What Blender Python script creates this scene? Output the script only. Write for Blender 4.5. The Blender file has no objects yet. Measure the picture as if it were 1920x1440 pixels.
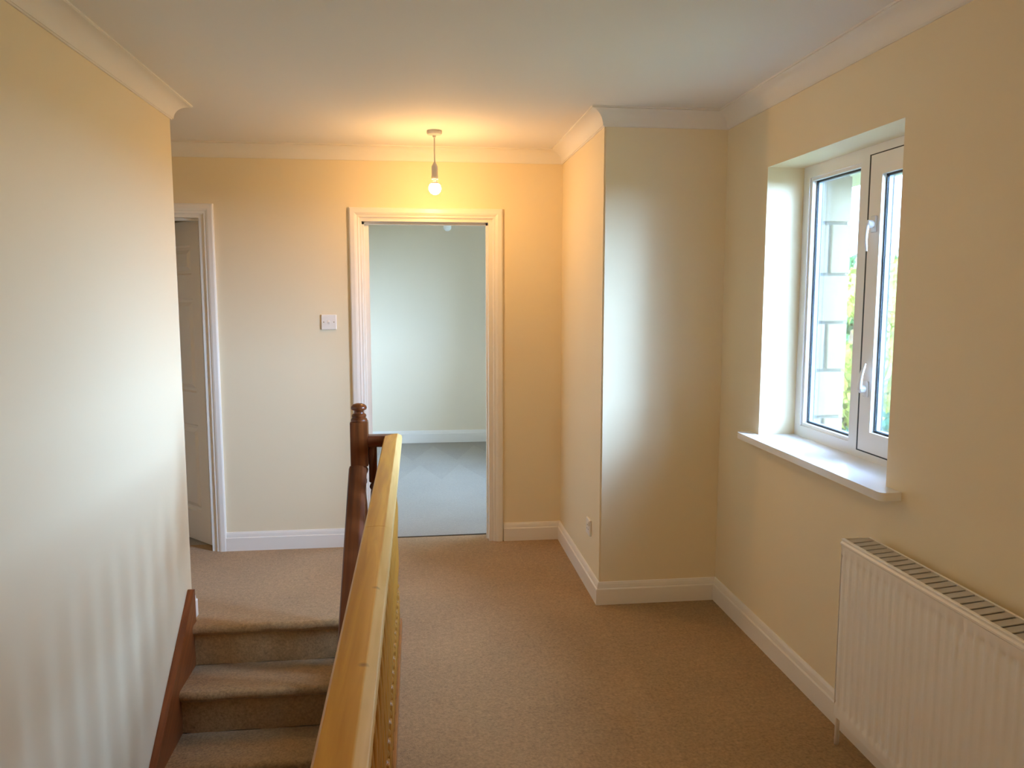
import bpy, bmesh, math, random
from mathutils import Vector, Matrix
random.seed(7)
sc = bpy.context.scene
col = sc.collection
PI = math.pi

# ------------------------------------------------------------------ camera
F_PX, YAW, PITCH, CAM_Z = 1486.2, 0.1198, 0.1117, 1.5478
cd = bpy.data.cameras.new('camera'); cam = bpy.data.objects.new('camera', cd); col.objects.link(cam)
cd.sensor_width = 36; cd.lens = F_PX / 1920 * 36; cd.clip_start = 0.02; cd.clip_end = 500
cam.location = (0, 0, CAM_Z); cam.rotation_euler = (PI / 2 - PITCH, 0, -YAW)
sc.camera = cam

# ------------------------------------------------------------------ world, sun, exposure
SKY = 19.0; GLOW = 64.0
w = bpy.data.worlds.new('sky'); sc.world = w; w.use_nodes = True
wn = w.node_tree; wn.nodes.clear()
wo = wn.nodes.new('ShaderNodeOutputWorld'); wb = wn.nodes.new('ShaderNodeBackground')
tc = wn.nodes.new('ShaderNodeTexCoord'); sx = wn.nodes.new('ShaderNodeSeparateXYZ'); cr = wn.nodes.new('ShaderNodeValToRGB')
wn.links.new(tc.outputs['Generated'], sx.inputs[0]); wn.links.new(sx.outputs['Z'], cr.inputs[0])
cr.color_ramp.elements[0].position = 0.0; cr.color_ramp.elements[0].color = (0.45, 0.68, 1.0, 1)
cr.color_ramp.elements[1].position = 0.7; cr.color_ramp.elements[1].color = (0.36, 0.56, 0.95, 1)
wn.links.new(cr.outputs[0], wb.inputs[0]); wb.inputs[1].default_value = SKY
# brighter hazy part of the sky, low in front of the house towards the right of the landing window
dp = wn.nodes.new('ShaderNodeVectorMath'); dp.operation = 'DOT_PRODUCT'; dp.inputs[1].default_value = Vector((0.85, -0.50, 0.18)).normalized()
wn.links.new(tc.outputs['Generated'], dp.inputs[0])
mxm = wn.nodes.new('ShaderNodeMath'); mxm.operation = 'MAXIMUM'; mxm.inputs[1].default_value = 0.0; wn.links.new(dp.outputs['Value'], mxm.inputs[0])
pw = wn.nodes.new('ShaderNodeMath'); pw.operation = 'POWER'; pw.inputs[1].default_value = 6.5; wn.links.new(mxm.outputs[0], pw.inputs[0])
ml = wn.nodes.new('ShaderNodeMath'); ml.operation = 'MULTIPLY'; ml.inputs[1].default_value = GLOW; wn.links.new(pw.outputs[0], ml.inputs[0])
wb2 = wn.nodes.new('ShaderNodeBackground'); wb2.inputs[0].default_value = (0.40, 0.63, 1.0, 1); wn.links.new(ml.outputs[0], wb2.inputs[1])
ad = wn.nodes.new('ShaderNodeAddShader'); wn.links.new(wb.outputs[0], ad.inputs[0]); wn.links.new(wb2.outputs[0], ad.inputs[1])
wn.links.new(ad.outputs[0], wo.inputs[0])
sd = bpy.data.lights.new('sun', 'SUN'); sd.energy = 12.0; sd.angle = 0.01; sd.color = (1.0, 0.88, 0.66)
sun = bpy.data.objects.new('sun', sd); col.objects.link(sun)
sun.rotation_euler = Vector((-0.75, 0.55, 0.75)).to_track_quat('Z', 'Y').to_euler()
vs = sc.view_settings
sc.display_settings.display_device = 'sRGB'
vs.view_transform = 'Standard'; vs.look = 'None'; vs.exposure = 0.58; vs.gamma = 1.0; vs.use_curve_mapping = False
sc.cycles.max_bounces = 14; sc.cycles.diffuse_bounces = 10; sc.cycles.transparent_max_bounces = 16
sc.cycles.sample_clamp_indirect = 8.0
BULB_W = 11.5; FILL_LANTERN_W = 14.0

def portal(loc, rot, sxx, syy):
    l = bpy.data.lights.new('window_daylight_portal', 'AREA'); l.shape = 'RECTANGLE'; l.size = sxx; l.size_y = syy
    l.cycles.is_portal = True
    o = bpy.data.objects.new('window_daylight_portal', l); o.location = loc; o.rotation_euler = rot; col.objects.link(o)

# ------------------------------------------------------------------ measures of the place
D = 4.864; XR = 1.502; XL = -1.092; XA = 0.895; YA = 3.771; YL = 3.854; YB = -2.5; XC = -2.6
H = 2.416; CB = 0.079; SK = 0.115
WY0, WY1, WZ0, WZ1 = 2.351, 3.316, 0.93, 2.091     # window hole
BX0, BX1, BY1 = -0.9, 1.9, 8.30                    # back room
DT = 0.12

# ------------------------------------------------------------------ materials
def mat(name, color, rough=0.6, spec=0.3, noise=None, bump=0.0, bscale=200, metal=0.0, coat=0.0):
    m = bpy.data.materials.new(name); m.use_nodes = True
    nt = m.node_tree; b = nt.nodes['Principled BSDF']
    b.inputs['Base Color'].default_value = (*color, 1); b.inputs['Roughness'].default_value = rough
    b.inputs['Specular IOR Level'].default_value = spec; b.inputs['Metallic'].default_value = metal
    b.inputs['Coat Weight'].default_value = coat
    t = nt.nodes.new('ShaderNodeTexCoord')
    if noise:
        amt, scale = noise
        n = nt.nodes.new('ShaderNodeTexNoise'); n.inputs['Scale'].default_value = scale; n.inputs['Detail'].default_value = 4
        nt.links.new(t.outputs['Object'], n.inputs['Vector'])
        r = nt.nodes.new('ShaderNodeValToRGB')
        r.color_ramp.elements[0].position = 0.3; r.color_ramp.elements[1].position = 0.7
        r.color_ramp.elements[0].color = (*[c * (1 - amt) for c in color], 1)
        r.color_ramp.elements[1].color = (*[min(1, c * (1 + amt)) for c in color], 1)
        nt.links.new(n.outputs['Fac'], r.inputs[0]); nt.links.new(r.outputs[0], b.inputs['Base Color'])
    if bump:
        n2 = nt.nodes.new('ShaderNodeTexNoise'); n2.inputs['Scale'].default_value = bscale; n2.inputs['Detail'].default_value = 3
        nt.links.new(t.outputs['Object'], n2.inputs['Vector'])
        bp = nt.nodes.new('ShaderNodeBump'); bp.inputs['Strength'].default_value = bump; bp.inputs['Distance'].default_value = 0.002
        nt.links.new(n2.outputs['Fac'], bp.inputs['Height']); nt.links.new(bp.outputs[0], b.inputs['Normal'])
    return m

def carpet(name, c, fine=0.22, big=0.12, pattern=None):
    m = bpy.data.materials.new(name); m.use_nodes = True
    nt = m.node_tree; N = nt.nodes.new; L = nt.links.new
    b = nt.nodes['Principled BSDF']; b.inputs['Roughness'].default_value = 0.95; b.inputs['Specular IOR Level'].default_value = 0.1
    b.inputs['Sheen Weight'].default_value = 0.15
    t = N('ShaderNodeTexCoord')
    def noise(scale, detail):
        n = N('ShaderNodeTexNoise'); n.inputs['Scale'].default_value = scale; n.inputs['Detail'].default_value = detail
        L(t.outputs['Object'], n.inputs['Vector']); return n.outputs['Fac']
    def m2(op, a, bb):
        n = N('ShaderNodeMath'); n.operation = op
        for i, v in enumerate((a, bb)):
            if isinstance(v, (int, float)): n.inputs[i].default_value = v
            else: L(v, n.inputs[i])
        return n.outputs[0]
    f = m2('MULTIPLY', m2('SUBTRACT', noise(95, 2), 0.5), fine * 2.2)
    f2 = m2('MULTIPLY', m2('SUBTRACT', noise(38, 3), 0.5), fine * 1.2)
    g = m2('MULTIPLY', m2('SUBTRACT', noise(2.3, 4), 0.5), big * 2)
    v = m2('ADD', m2('ADD', m2('ADD', 1.0, f), g), f2)
    if pattern: v = m2('ADD', v, pattern(nt, t, m2))
    mx = N('ShaderNodeVectorMath'); mx.operation = 'SCALE'; mx.inputs[0].default_value = c
    L(v, mx.inputs['Scale']); L(mx.outputs[0], b.inputs['Base Color'])
    bp = N('ShaderNodeBump'); bp.inputs['Strength'].default_value = 0.7; bp.inputs['Distance'].default_value = 0.004
    L(noise(260, 2), bp.inputs['Height']); L(bp.outputs[0], b.inputs['Normal'])
    return m

def sep(nt, t):
    s = nt.nodes.new('ShaderNodeSeparateXYZ'); nt.links.new(t.outputs['Object'], s.inputs[0]); return s
def vacuum_marks(nt, t, m2):          # zigzag left in the pile by a vacuum cleaner, two rows
    s = sep(nt, t); X, Y = s.outputs['X'], s.outputs['Y']
    def row(x0, P, ya, h, amp):
        fr = m2('FRACT', m2('ADD', m2('DIVIDE', m2('SUBTRACT', X, x0), P), 0.5), 0)
        tri = m2('MULTIPLY', m2('ABSOLUTE', m2('SUBTRACT', fr, 0.5), 0), 2)
        return m2('MULTIPLY', m2('LESS_THAN', Y, m2('SUBTRACT', ya, m2('MULTIPLY', tri, h))), amp)
    return m2('ADD', row(0.014, 0.363, 7.19, 0.60, 0.08), m2('ADD', row(0.155, 0.42, 8.10, 0.72, 0.08), -0.11))
def pile_stripe(nt, t, m2):
    s = sep(nt, t); X, Y = s.outputs['X'], s.outputs['Y']
    a = m2('MULTIPLY', m2('GREATER_THAN', X, 0.87), m2('LESS_THAN', Y, 3.77))
    return m2('MULTIPLY', a, -0.07)

def wood(name, c1, c2, axis=1, rough=0.32, knots=False, tilt=0, pale_edge=None):
    m = bpy.data.materials.new(name); m.use_nodes = True
    nt = m.node_tree; N = nt.nodes.new; L = nt.links.new; b = nt.nodes['Principled BSDF']
    b.inputs['Roughness'].default_value = rough; b.inputs['Specular IOR Level'].default_value = 0.35; b.inputs['Coat Weight'].default_value = 0.05
    b.inputs['Coat Roughness'].default_value = 0.2
    t = N('ShaderNodeTexCoord'); mp = N('ShaderNodeMapping'); sc_ = [26, 26, 26]; sc_[axis] = 1.3; mp.inputs['Scale'].default_value = sc_
    if tilt:
        m0 = N('ShaderNodeMapping'); m0.inputs['Rotation'].default_value = (tilt, 0, 0); L(t.outputs['Object'], m0.inputs['Vector']); L(m0.outputs[0], mp.inputs['Vector'])
    else: L(t.outputs['Object'], mp.inputs['Vector'])
    n = N('ShaderNodeTexNoise'); n.inputs['Scale'].default_value = 1.6; n.inputs['Detail'].default_value = 5; n.inputs['Distortion'].default_value = 0.8
    L(mp.outputs[0], n.inputs['Vector'])
    r = N('ShaderNodeValToRGB'); r.color_ramp.elements[0].position = 0.3; r.color_ramp.elements[1].position = 0.72
    r.color_ramp.elements[0].color = (*c1, 1); r.color_ramp.elements[1].color = (*c2, 1)
    L(n.outputs['Fac'], r.inputs[0]); out = r.outputs[0]
    if pale_edge:      # paler tone along one edge of the board
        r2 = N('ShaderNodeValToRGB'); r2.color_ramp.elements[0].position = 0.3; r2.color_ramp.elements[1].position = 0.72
        r2.color_ramp.elements[0].color = (*pale_edge[1], 1); r2.color_ramp.elements[1].color = (*pale_edge[2], 1); L(n.outputs['Fac'], r2.inputs[0])
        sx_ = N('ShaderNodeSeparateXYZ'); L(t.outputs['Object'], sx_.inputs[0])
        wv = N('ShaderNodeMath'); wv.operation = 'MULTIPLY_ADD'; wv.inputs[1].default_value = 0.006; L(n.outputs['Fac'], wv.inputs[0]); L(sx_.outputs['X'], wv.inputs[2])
        mr = N('ShaderNodeMapRange'); mr.inputs['From Min'].default_value = pale_edge[0]; mr.inputs['From Max'].default_value = pale_edge[0] + .005; L(wv.outputs[0], mr.inputs['Value'])
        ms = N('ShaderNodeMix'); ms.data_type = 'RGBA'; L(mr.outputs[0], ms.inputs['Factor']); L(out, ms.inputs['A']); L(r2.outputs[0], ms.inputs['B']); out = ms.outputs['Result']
    if knots:
        for kx, ky, kz in knots:
            vd = N('ShaderNodeVectorMath'); vd.operation = 'DISTANCE'; vd.inputs[1].default_value = (kx, ky, kz)
            L(t.outputs['Object'], vd.inputs[0])
            rr = N('ShaderNodeValToRGB'); rr.color_ramp.elements[0].position = 0.005; rr.color_ramp.elements[0].color = (0.10, 0.035, 0.008, 1)
            rr.color_ramp.elements[1].position = 0.010; rr.color_ramp.elements[1].color = (1, 1, 1, 1)
            L(vd.outputs['Value'], rr.inputs[0])
            mm = N('ShaderNodeMix'); mm.data_type = 'RGBA'; mm.blend_type = 'MULTIPLY'; mm.inputs['Factor'].default_value = 0.9
            L(out, mm.inputs['A']); L(rr.outputs[0], mm.inputs['B']); out = mm.outputs['Result']
    L(out, b.inputs['Base Color'])
    return m

def emit(name, c, s):
    m = bpy.data.materials.new(name); m.use_nodes = True; nt = m.node_tree; nt.nodes.clear()
    e = nt.nodes.new('ShaderNodeEmission'); o = nt.nodes.new('ShaderNodeOutputMaterial'); e.inputs[0].default_value = (*c, 1); e.inputs[1].default_value = s
    nt.links.new(e.outputs[0], o.inputs[0]); return m

M = {}
WALLC = (0.83, 0.725, 0.52)
M['wall'] = mat('magnolia_paint', WALLC, 0.55, 0.3, bump=0.05, bscale=90)
M['ceiling'] = mat('white_ceiling_paint', (0.80, 0.78, 0.75), 0.8, 0.2, bump=0.04, bscale=60)
M['coving'] = mat('white_coving_paint', (0.83, 0.80, 0.75), 0.7, 0.2)
M['gloss'] = mat('white_satin_gloss', (0.84, 0.80, 0.74), 0.3, 0.45)
M['upvc'] = mat('white_upvc', (0.86, 0.86, 0.85), 0.25, 0.5)
M['sill'] = mat('white_sill_laminate', (0.84, 0.85, 0.87), 0.16, 0.6)
M['gasket'] = mat('black_gasket', (0.03, 0.04, 0.045), 0.5)
M['spacer'] = mat('grey_spacer_bar', (0.30, 0.36, 0.42), 0.4)
M['back_wall'] = mat('pale_sage_paint', (0.84, 0.74, 0.58), 0.6, 0.3)
M['carpet'] = carpet('beige_carpet', (0.385, 0.242, 0.115), fine=0.42, big=0.2, pattern=pile_stripe)
M['stair_carpet'] = carpet('beige_stair_carpet', (0.32, 0.20, 0.095), fine=0.5, big=0.3)  # darker copy of the landing carpet; shade of the flight is in the colour
M['grey_carpet'] = carpet('grey_carpet', (0.36, 0.32, 0.265), fine=0.14, big=0.10, pattern=vacuum_marks)
M['rail'] = wood('honey_pine_varnish', (0.44, 0.20, 0.014), (0.64, 0.34, 0.035), 1, 0.42, pale_edge=(-.0925, (0.66, 0.42, 0.13), (0.82, 0.58, 0.24)), knots=[(-0.095, 1.671, 0.915), (-0.098, 1.309, 0.917)])
M['spindle'] = wood('golden_pine_varnish', (0.28, 0.11, 0.014), (0.46, 0.21, 0.03), 2, 0.4)
M['newel'] = wood('dark_wood', (0.055, 0.013, 0.004), (0.17, 0.045, 0.010), 2, 0.3)  # darker wood tone for the newel, end spindle and stair spindles
M['stair_rail'] = wood('dark_stair_rail_wood', (0.055, 0.013, 0.004), (0.17, 0.045, 0.010), 1, 0.35, tilt=-math.atan(.8))  # same dark tones, grain tilted along the stair rail
M['return'] = wood('shaded_rail_wood', (0.06, 0.015, 0.006), (0.14, 0.035, 0.012), 0, 0.3)  # darkened rail wood for the return; its shade is put into the colour
M['string'] = wood('red_brown_string_wood', (0.14, 0.038, 0.010), (0.30, 0.09, 0.024), 1, 0.35, tilt=-math.atan(.8))
M['base'] = wood('brown_base_rail_wood', (0.26, 0.09, 0.02), (0.42, 0.17, 0.04), 1, 0.4)
M['radiator'] = mat('white_radiator_enamel', (0.86, 0.84, 0.81), 0.3, 0.5)
M['grille'] = mat('light_grey_grille_enamel', (0.52, 0.50, 0.48), 0.4, 0.4)
M['slot'] = mat('dark_grille_gap', (0.32, 0.31, 0.30), 0.7)
M['plastic'] = mat('white_plastic', (0.83, 0.80, 0.76), 0.3, 0.5)
M['brass'] = mat('screw_metal', (0.45, 0.38, 0.30), 0.35, metal=1.0)
M['holder'] = mat('white_lampholder_plastic', (0.62, 0.60, 0.57), 0.4)
M['handle'] = mat('white_handle_metal', (0.85, 0.87, 0.90), 0.2, 0.6)
M['stone'] = mat('pale_limestone', (0.19, 0.165, 0.12), 0.9, 0.1, noise=(0.10, 9), bump=0.5, bscale=50)
M['mortar'] = mat('grey_mortar', (0.085, 0.08, 0.065), 0.95, 0.1)
M['strip'] = mat('dark_carpet_gripper', (0.09, 0.07, 0.05), 0.8)
M['grass'] = mat('lawn_grass', (0.13, 0.14, 0.07), 0.9, 0.1, noise=(0.3, 3))
M['bark'] = mat('tree_bark', (0.16, 0.11, 0.07), 0.9, 0.1)
M['leaf1'] = mat('yellow_green_leaves', (0.42, 0.46, 0.08), 0.6, 0.2, noise=(0.3, 2))
M['leaf2'] = mat('mid_green_leaves', (0.12, 0.30, 0.10), 0.6, 0.2, noise=(0.3, 2))
M['leaf3'] = mat('dark_green_leaves', (0.035, 0.16, 0.085), 0.6, 0.2, noise=(0.35, 2))
M['tile'] = mat('grey_roof_tiles', (0.30, 0.33, 0.38), 0.8)
M['render'] = mat('pale_render', (0.6, 0.62, 0.63), 0.8)
gm = bpy.data.materials.new('window_glass'); gm.use_nodes = True; nt = gm.node_tree; nt.nodes.clear()
go = nt.nodes.new('ShaderNodeOutputMaterial'); mx = nt.nodes.new('ShaderNodeMixShader'); tr = nt.nodes.new('ShaderNodeBsdfTransparent'); gl = nt.nodes.new('ShaderNodeBsdfGlossy')
tr.inputs[0].default_value = (0.975, 0.98, 0.975, 1); gl.inputs['Roughness'].default_value = 0.02
lw = nt.nodes.new('ShaderNodeLayerWeight'); lw.inputs[0].default_value = 0.2
mt = nt.nodes.new('ShaderNodeMath'); mt.operation = 'MULTIPLY'; mt.inputs[1].default_value = 0.5
nt.links.new(lw.outputs['Fresnel'], mt.inputs[0]); nt.links.new(mt.outputs[0], mx.inputs[0])
nt.links.new(tr.outputs[0], mx.inputs[1]); nt.links.new(gl.outputs[0], mx.inputs[2]); nt.links.new(mx.outputs[0], go.inputs[0])
M['glass'] = gm

# ------------------------------------------------------------------ helpers
def link(name, bm, m, parent=None, smooth=False):
    me = bpy.data.meshes.new(name); bmesh.ops.recalc_face_normals(bm, faces=bm.faces[:]); bm.to_mesh(me); bm.free()
    o = bpy.data.objects.new(name, me); col.objects.link(o); me.materials.append(m)
    if parent: o.parent = parent
    if smooth:
        for p in me.polygons: p.use_smooth = True
    return o
def auto_smooth(o, deg=40):
    me = o.data
    for p in me.polygons: p.use_smooth = True
    me.set_sharp_from_angle(angle=math.radians(deg))
    return o
def thing(name, label, cat, loc=(0, 0, 0), group=None):
    o = bpy.data.objects.new(name, None); col.objects.link(o); o.location = loc
    o['label'] = label; o['category'] = cat
    if group: o['group'] = group
    return o
def tag(o, label, cat, group=None):
    o['label'] = label; o['category'] = cat
    if group: o['group'] = group
    return o
def struct(o, label=None, cat=None):
    o['kind'] = 'structure'
    if label: o['label'] = label
    if cat: o['category'] = cat
    return o
def box(bm, a, b, bev=0.0, seg=2):
    x0, y0, z0 = [min(a[i], b[i]) for i in range(3)]; x1, y1, z1 = [max(a[i], b[i]) for i in range(3)]
    V = [bm.verts.new(p) for p in ((x0,y0,z0),(x1,y0,z0),(x1,y1,z0),(x0,y1,z0),(x0,y0,z1),(x1,y0,z1),(x1,y1,z1),(x0,y1,z1))]
    fs = [bm.faces.new([V[i] for i in q]) for q in ((0,3,2,1),(4,5,6,7),(0,1,5,4),(1,2,6,5),(2,3,7,6),(3,0,4,7))]
    if bev > 0:
        es = list({e for f in fs for e in f.edges})
        bmesh.ops.bevel(bm, geom=es, offset=bev, segments=seg, affect='EDGES', profile=0.5)
    return V
def BM(): return bmesh.new()
def lathe(bm, prof, c=(0, 0, 0), seg=24, axis='Z'):
    rings = []
    for r, h in prof:
        ring = []
        for k in range(seg):
            a = 2 * PI * k / seg; p = (r * math.cos(a), r * math.sin(a), h)
            if axis == 'X': p = (h, p[0], p[1])
            if axis == 'Y': p = (p[0], h, p[1])
            ring.append(bm.verts.new((c[0] + p[0], c[1] + p[1], c[2] + p[2])))
        rings.append(ring)
    for a, b in zip(rings, rings[1:]):
        for k in range(seg): bm.faces.new((a[k], a[(k + 1) % seg], b[(k + 1) % seg], b[k]))
    bm.faces.new(rings[0][::-1]); bm.faces.new(rings[-1])
def prism(bm, poly, axis, a, b):
    """poly: 2D outline; axis 'X' -> poly in (y,z), 'Y' -> (x,z), 'Z' -> (x,y); extruded a..b"""
    def P(u, v, t): return {'X': (t, u, v), 'Y': (u, t, v), 'Z': (u, v, t)}[axis]
    A = [bm.verts.new(P(u, v, a)) for u, v in poly]; B = [bm.verts.new(P(u, v, b)) for u, v in poly]
    n = len(poly)
    for i in range(n): bm.faces.new((A[i], A[(i + 1) % n], B[(i + 1) % n], B[i]))
    bm.faces.new(A[::-1]); bm.faces.new(B)
def slab(bm, axis, t0, t1, u0, u1, v0, v1, holes=()):
    """wall/floor slab with rectangular holes, no inner faces. axis X: u=y v=z; axis Y: u=x v=z; axis Z: u=x v=y"""
    us = sorted({u0, u1, *[h[0] for h in holes], *[h[1] for h in holes]}); vs_ = sorted({v0, v1, *[h[2] for h in holes], *[h[3] for h in holes]})
    us = [u for u in us if u0 <= u <= u1]; vs_ = [v for v in vs_ if v0 <= v <= v1]
    cache = {}
    def P(u, v, t):
        k = (u, v, t)
        if k not in cache: cache[k] = bm.verts.new({'X': (t, u, v), 'Y': (u, t, v), 'Z': (u, v, t)}[axis])
        return cache[k]
    def solid(i, j):
        if i < 0 or j < 0 or i >= len(us) - 1 or j >= len(vs_) - 1: return False
        cu, cv = (us[i] + us[i + 1]) / 2, (vs_[j] + vs_[j + 1]) / 2
        return not any(h[0] < cu < h[1] and h[2] < cv < h[3] for h in holes)
    for i in range(len(us) - 1):
        for j in range(len(vs_) - 1):
            if not solid(i, j): continue
            a, b, c, d = us[i], us[i + 1], vs_[j], vs_[j + 1]
            bm.faces.new((P(a, c, t0), P(b, c, t0), P(b, d, t0), P(a, d, t0)))
            bm.faces.new((P(a, c, t1), P(a, d, t1), P(b, d, t1), P(b, c, t1)))
            if not solid(i - 1, j): bm.faces.new((P(a, c, t0), P(a, d, t0), P(a, d, t1), P(a, c, t1)))
            if not solid(i + 1, j): bm.faces.new((P(b, c, t0), P(b, c, t1), P(b, d, t1), P(b, d, t0)))
            if not solid(i, j - 1): bm.faces.new((P(a, c, t0), P(a, c, t1), P(b, c, t1), P(b, c, t0)))
            if not solid(i, j + 1): bm.faces.new((P(a, d, t0), P(b, d, t0), P(b, d, t1), P(a, d, t1)))
def wall(name, m, *a, **k):
    bm = BM(); slab(bm, *a, **k); return struct(link(name, bm, m))
def mitred(bm, path, i, prof, closed=True, trim=(0, 0)):
    """one run of a moulding between path[i] and path[i+1]; prof points (inward, z); room lies left of the path"""
    n = len(path); P = [Vector((*p, 0)) for p in path]
    def nrm(k):
        d = (P[(k + 1) % n] - P[k % n]).normalized(); return Vector((-d.y, d.x, 0)), d
    n1, d1 = nrm(i)
    def off(end):
        if not closed and ((end == 0 and i == 0) or (end == 1 and i == n - 2)): return n1
        n2, _ = nrm(i - 1 if end == 0 else i + 1)
        s = n1 + n2; return s / (s.dot(n1))
    o0, o1 = off(0), off(1)
    if trim[0]: o0 = n1
    if trim[1]: o1 = n1
    a0 = P[i] + d1 * trim[0]; a1 = P[(i + 1) % n] - d1 * trim[1]
    A = [bm.verts.new(a0 + o0 * u + Vector((0, 0, z))) for u, z in prof]; B = [bm.verts.new(a1 + o1 * u + Vector((0, 0, z))) for u, z in prof]
    k = len(prof)
    for j in range(k): bm.faces.new((A[j], A[(j + 1) % k], B[(j + 1) % k], B[j]))
    bm.faces.new(A[::-1]); bm.faces.new(B)

# ------------------------------------------------------------------ room shell
# plan outline of the landing, counter-clockwise, room on the left of each run
plan = [(XR, YB), (XR, YA), (XA, YA), (XA, D), (XC, D), (XC, YL), (XL, YL), (XL, YB)]
DR = dict(x0=-0.277, x1=0.441, z=1.985)      # clear opening of the back-room door
DL = dict(x0=-2.01, x1=-1.248, z=1.995)      # left door
HL = 0.036                                   # lining thickness
holes_far = [(DR['x0'] - 0.055, DR['x1'] + HL, 0, DR['z'] + HL), (DL['x0'] - HL, DL['x1'] + HL, 0, DL['z'] + HL)]
STW = (XL, -0.135, -0.6, 3.80)              # stairwell hole in the floor
wall('wall_right', M['wall'], 'X', XR, 1.752, YB - .1, YA + .1, -2.8, H, holes=[(WY0, WY1, WZ0, WZ1)])
wall('wall_alcove_front', M['wall'], 'Y', YA, YA + .1, XA, XR, 0, H)
wall('wall_alcove_side', M['wall'], 'X', XA, XA + .1, YA + .1, D, 0, H)
fw = BM(); slab(fw, 'Y', D, D + DT, XC - .1, BX1, 0, H, holes=holes_far)
fwo = struct(link('wall_far', fw, M['wall']))
fwo.data.materials.append(M['back_wall'])
for p in fwo.data.polygons:
    if p.center.y > D + DT - 1e-4: p.material_index = 1
wall('wall_corridor_end', M['wall'], 'X', XC - .1, XC, YL - .1, D + 2.4, 0, H)
wall('wall_corridor_near', M['wall'], 'Y', YL - .12, YL, XC, XL - .12, 0, H)
wall('wall_left', M['wall'], 'X', XL - .12, XL, YB - .1, YL, -2.8, H)
wall('wall_back', M['wall'], 'Y', YB - .1, YB, XL, XR, -2.8, H)
wall('wall_stairwell_side', M['wall'], 'X', -0.135, -0.035, STW[2], 3.90, -2.8, -.25)
wall('wall_stairwell_head', M['wall'], 'Y', 3.802, 3.90, XL, -0.135, -2.8, -.25)
wall('wall_stairwell_foot', M['wall'], 'Y', STW[2] - .1, STW[2], XL, -0.135, -2.8, -.25)
wall('floor', M['carpet'], 'Z', -.25, 0, XC, XR, YB, 5.0, holes=[(XL - .06, *STW[1:]), (XC, XL - .12, YB, YL - .12), (BX0 - .9, BX1, 4.98, 5.0)][:2])
wall('floor', M['carpet'], 'Z', -2.8, -2.6, XL, -0.135, STW[2], 3.80)
wall('floor', M['grey_carpet'], 'Z', -.25, -0.001, BX0, BX1, 5.0, BY1)
wall('floor', M['grey_carpet'], 'Z', -.25, -0.001, XC, BX0 - .1, 5.0, D + 2.4)
wall('ceiling', M['ceiling'], 'Z', H, H + .12, XC - .1, 2.19, YB - .1, BY1 + .1)
# back room and the room behind the left door
wall('wall_back_room_far', M['back_wall'], 'Y', BY1, BY1 + .1, BX0 - .1, BX1, -.25, H)
wall('wall_back_room_left', M['back_wall'], 'X', BX0 - .1, BX0, D + DT, BY1, 0, H)
BW = (5.1, 6.42, 0.85, 2.15)
wall('wall_back_room_right', M['back_wall'], 'X', BX1, BX1 + .24, YA + .1, BY1 + .1, -.25, H, holes=[BW])
wall('wall_left_room_far', M['wall'], 'Y', D + 2.4, D + 2.5, XC - .1, BX0 - .1, 0, H)

def round_corner(o, x, y, r=.010):
    bm = bmesh.new(); bm.from_mesh(o.data)
    es = [e for e in bm.edges if all(abs(v.co.x - x) < 1e-5 and abs(v.co.y - y) < 1e-5 for v in e.verts)]
    bmesh.ops.bevel(bm, geom=es, offset=r, segments=4, affect='EDGES'); bm.to_mesh(o.data); bm.free()
    auto_smooth(o, 30)
round_corner(bpy.data.objects['wall_left'], XL, YL); round_corner(bpy.data.objects['wall_alcove_front'], XA, YA, .007)
# coving (concave plaster cove with a bead at both edges)
def arc(cx, cz, r, a0, a1, n):
    return [(cx + r * math.cos(math.radians(a0 + (a1 - a0) * k / n)), cz + r * math.sin(math.radians(a0 + (a1 - a0) * k / n))) for k in range(n + 1)]
c = CB
cov = [(0, H), (0, H - c), (0.005, H - c), (0.007, H - c + .006)] + \
      [(u, z) for u, z in arc(c - .006 + .004, H - c + .006 - .002, c - .013, 180, 90, 10)] + [(c - .004, H - .006), (c, H - .005), (c, H)]
cov_names = ['landing right wall', 'alcove front', 'alcove side', 'far wall', 'corridor end wall', 'corridor near wall', 'left wall', 'back wall']
for i in range(len(plan)):
    bm = BM(); mitred(bm, plan, i, cov); o = struct(link('trim_%d' % (i + 1), bm, M['coving'])); auto_smooth(o, 35)
# skirting boards
def skprof(h, t=0.018):
    return [(0, 0), (t, 0), (t, h - .036), (t - .003, h - .032), (t - .006, h - .031), (t - .006, h - .026), (t - .008, h - .012), (t - .012, h - .002), (t - .015, h), (0, h)]
def skirt(name, path, i, trim=(0, 0), closed=True, h=SK):
    bm = BM(); mitred(bm, path, i, skprof(h), closed, trim); return struct(link(name, bm, M['gloss']))
skirt('baseboard_right', plan, 0); skirt('baseboard_alcove_front', plan, 1); skirt('baseboard_alcove_side', plan, 2)
AR = 0.09
bm = BM()
mitred(bm, [(XA, YA), (XA, D), (DR['x1'] + AR, D)], 1, skprof(SK), False)
struct(link('baseboard_far', bm, M['gloss']))
bm = BM(); mitred(bm, [(-0.398, D), (DL['x1'] + AR - .005, D)], 0, skprof(SK), False); struct(link('baseboard_far', bm, M['gloss']))
bm = BM(); mitred(bm, [(XC, D), (XC, YL), (XL, YL), (XL, 3.795)], 1, skprof(SK), False); struct(link('baseboard_corridor', bm, M['gloss']))
bm = BM(); mitred(bm, [(XC, D), (XC, YL), (XL, YL), (XL, 3.795)], 0, skprof(SK), False); struct(link('baseboard_corridor_end', bm, M['gloss']))
bm = BM(); mitred(bm, [(XC, YL), (XL, YL), (XL, 3.795)], 1, skprof(SK), False); struct(link('baseboard_left', bm, M['gloss']))
bm = BM(); mitred(bm, [(BX1, BY1), (BX0, BY1)], 0, skprof(.13), False); struct(link('baseboard_back_room', bm, M['gloss']))
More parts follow.
